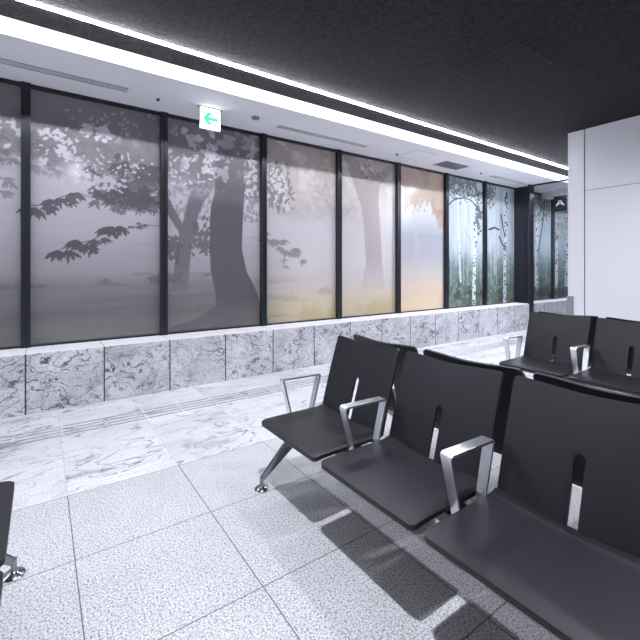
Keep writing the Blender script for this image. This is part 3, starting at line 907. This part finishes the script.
SLW, SLT = .0180, .55 * SH               # slot half width and top
def back_mesh():
    SLB = .012
    def hw(v): return HWD * .975 - arc_in(RC * .9, SH - v)
    def sl(v):
        if v >= SLT or v < SLB - 1e-6: return 0.0
        if v > SLT - SLW: return math.sqrt(max(0, SLW ** 2 - (v - (SLT - SLW)) ** 2))
        return SLW
    ex = [SLB, SLB - .0004, SLT] + [SLT - SLW + SLW * math.sin(i / 6 * PI / 2) for i in range(7)]
    n = Vector((-SH, 0, REC)).normalized()
    def fn(y, v, off):
        t = v / SH
        x = DEPTH - .006 + REC * (.88 * t + .12 * t * t) - .007 * bump01(y) * (1 - t)
        z = ZSEAT - .008 + SH * t + (-.013 * bump01(y) * t ** 3) - .010 * bump01(y) * (1 - t)
        th = TB
        return (x + off * th * SH / math.hypot(SH, REC), y, z - off * th * REC / math.hypot(SH, REC))
    bm = grid_shell(fn, 9, vlist(SH, 0, RC * .9, ex), [(lambda v: -hw(v), lambda v: -sl(v)), (lambda v: sl(v), lambda v: hw(v))], None)
    return finish_shell(bm, 'backrest', M['poly'], .0045)

def sweep_flat(path, wy, th, bev=.0018):
    """flat bar bent in the X-Z plane"""
    bm = bmesh.new(); rings = []
    n = len(path)
    for i, (x, z) in enumerate(path):
        a = Vector(path[max(0, i - 1)]); b = Vector(path[min(n - 1, i + 1)]); d = (b - a).normalized(); nx, nz = -d.y, d.x
        w_ = wy(i / (n - 1)) if callable(wy) else wy
        t_ = th / 2
        rings.append([bm.verts.new((x + nx * t_, -w_ / 2, z + nz * t_)), bm.verts.new((x + nx * t_, w_ / 2, z + nz * t_)),
                      bm.verts.new((x - nx * t_, w_ / 2, z - nz * t_)), bm.verts.new((x - nx * t_, -w_ / 2, z - nz * t_))])
    for a, b in zip(rings, rings[1:]):
        for k in range(4): bm.faces.new((a[k], a[(k + 1) % 4], b[(k + 1) % 4], b[k]))
    bm.faces.new(rings[0]); bm.faces.new(rings[-1])
    bmesh.ops.recalc_face_normals(bm, faces=bm.faces)
    es = [e for e in bm.edges if len(e.link_faces) == 2 and e.calc_face_angle(0) > math.radians(60)]
    bmesh.ops.bevel(bm, geom=es, offset=bev, segments=2, profile=.5, affect='EDGES')
    return bm

def fillet(pts, R, n=6):
    out = [pts[0]]
    for a, b, c in zip(pts, pts[1:], pts[2:]):
        A, B, C = Vector(a), Vector(b), Vector(c)
        u, v = (A - B).normalized(), (C - B).normalized()
        ang = u.angle(v); d = R / math.tan(ang / 2)
        p, q = B + u * d, B + v * d
        for i in range(n + 1):
            t = i / n
            r = (1 - t) ** 2 * p + 2 * t * (1 - t) * B + t * t * q
            out.append((r.x, r.y))
    out.append(pts[-1]); return out

XF = .815                                  # measured front edge of the front row, for the measurements below
def arm_mesh():
    P = [(.995 - XF, .245), (.936 - XF, .472), (1.150 - XF, .467), (1.090 - XF, .245)]
    P = [(x * H, z * H) for x, z in P]
    bm = sweep_flat(fillet(P, .013), lambda t: .040 + .012 * math.sin(PI * t) ** .5 if 0 < t < 1 else .040, .010, .0012)
    me = to_mesh(bm, 'armrest', M['alu'], True)
    me.set_sharp_from_angle(angle=math.radians(22))
    return me

def leg_mesh(front):
    s = 1 if front else -1
    c0 = (.818 - XF) * H if front else (1.27 - XF) * H
    c1 = (1.03 - XF) * H
    bm = bmesh.new()
    # tapered blade leg: wide at the beam, narrow at the foot
    secs = [((c0, .046 * H), .014, .013), ((c1, .233 * H), .038, .024)]
    rings = []
    d = Vector((c1 - c0, .187 * H)).normalized(); nx, nz = -d.y, d.x
    for (x, z), hx, hy in secs:
        rings.append([bm.verts.new((x + nx * hx, -hy * .25, z + nz * hx)), bm.verts.new((x + nx * hx, hy, z + nz * hx)) if False else bm.verts.new((x + nx * hx * .9, hy * .55, z + nz * hx * .9)),
                      bm.verts.new((x - nx * hx, hy, z - nz * hx)), bm.verts.new((x - nx * hx, -hy, z - nz * hx))])
    for a, b in zip(rings, rings[1:]):
        for k in range(4): bm.faces.new((a[k], a[(k + 1) % 4], b[(k + 1) % 4], b[k]))
    bm.faces.new(rings[0]); bm.faces.new(rings[-1])
    bmesh.ops.recalc_face_normals(bm, faces=bm.faces)
    bmesh.ops.bevel(bm, geom=list(bm.edges), offset=.0025, segments=2, profile=.5, affect='EDGES')
    lathe(bm, [(.011, .012), (.011, .055 * H)], c0, 0, 20)
    return to_mesh(bm, 'leg', M['legalu'], True)
def foot_mesh(front):
    c0 = (.818 - XF) * H if front else (1.27 - XF) * H
    bm = bmesh.new(); lathe(bm, [(.040, 0), (.041, .004), (.036, .010), (.018, .015), (.012, .022)], c0, 0, 32)
    return to_mesh(bm, 'foot', M['legalu'], True)

ME = dict(seat=seat_mesh(), back=back_mesh(), arm=arm_mesh(), legf=leg_mesh(True), legr=leg_mesh(False), ff=foot_mesh(True), fr=foot_mesh(False))
bm = bmesh.new()
box(bm, (.95 - XF) * H, (1.12 - XF) * H, -.03, .03, ZSEAT - .045, ZSEAT - .032, bev=.002)
box(bm, (1.12 - XF) * H - .012, (1.12 - XF) * H, -.03, .03, ZSEAT - .045, ZSEAT - .0325, bev=.001)
ME['bracket'] = to_mesh(bm, 'bracket', M['darkalu'], True)
_b = {}
def bench(x_front, y_left, facing, n, label):
    """facing -1: sitters look towards -X; +1: towards +X. y_left = the row's end nearest the windows"""
    L = (n - 1) * PITCH + SEAT_W
    if facing < 0: t = empty('beam_bench', (x_front, y_left, 0), 0)
    else: t = empty('beam_bench', (x_front, y_left - L, 0), PI)
    tag(t, label, 'airport bench')
    if n not in _b:
        bm = bmesh.new()
        box(bm, (.985 - XF) * H, (1.075 - XF) * H, -L - .025, .025, ZSEAT - .095, ZSEAT - .045, bev=.006)
        _b[n] = to_mesh(bm, 'beam', M['darkalu'], True)
    link('beam', _b[n], t)
    for k in range(n):
        yc = -SEAT_W / 2 - k * PITCH
        link('seat', ME['seat'], t, (0, yc, 0))
        link('backrest', ME['back'], t, (0, yc, 0))
        for s in (-.14, .14): link('seat_bracket', ME['bracket'], t, (0, yc + s, 0))
    for k in range(n + 1):
        ya = (PITCH - SEAT_W) / 2 - k * PITCH
        link('armrest', ME['arm'], t, (0, ya, 0))
    for yl in (-.014, -L + .014):
        for a, b in (('legf', 'ff'), ('legr', 'fr')):
            lg = link('leg', ME[a], t, (0, yl, 0))
            link('foot', ME[b], lg)
    return t

bench(.815 * H, 1.640 * H, -1, 4, 'nearest black beam bench with aluminium armrests, facing left, across the lower right')
bench(1.800 * H, 1.626 * H, +1, 4, 'black beam bench back to back behind the nearest one, only its rear shells showing')
bench(2.748 * H, 1.646 * H, -1, 3, 'farther black beam bench facing left, in front of the white wall')
bench(3.733 * H, 1.632 * H, +1, 3, 'black beam bench hidden back to back behind the farther one by the white wall')
bench(-.070 * H, 1.645 * H, +1, 2, 'black beam bench cut off by the left edge of the photo')
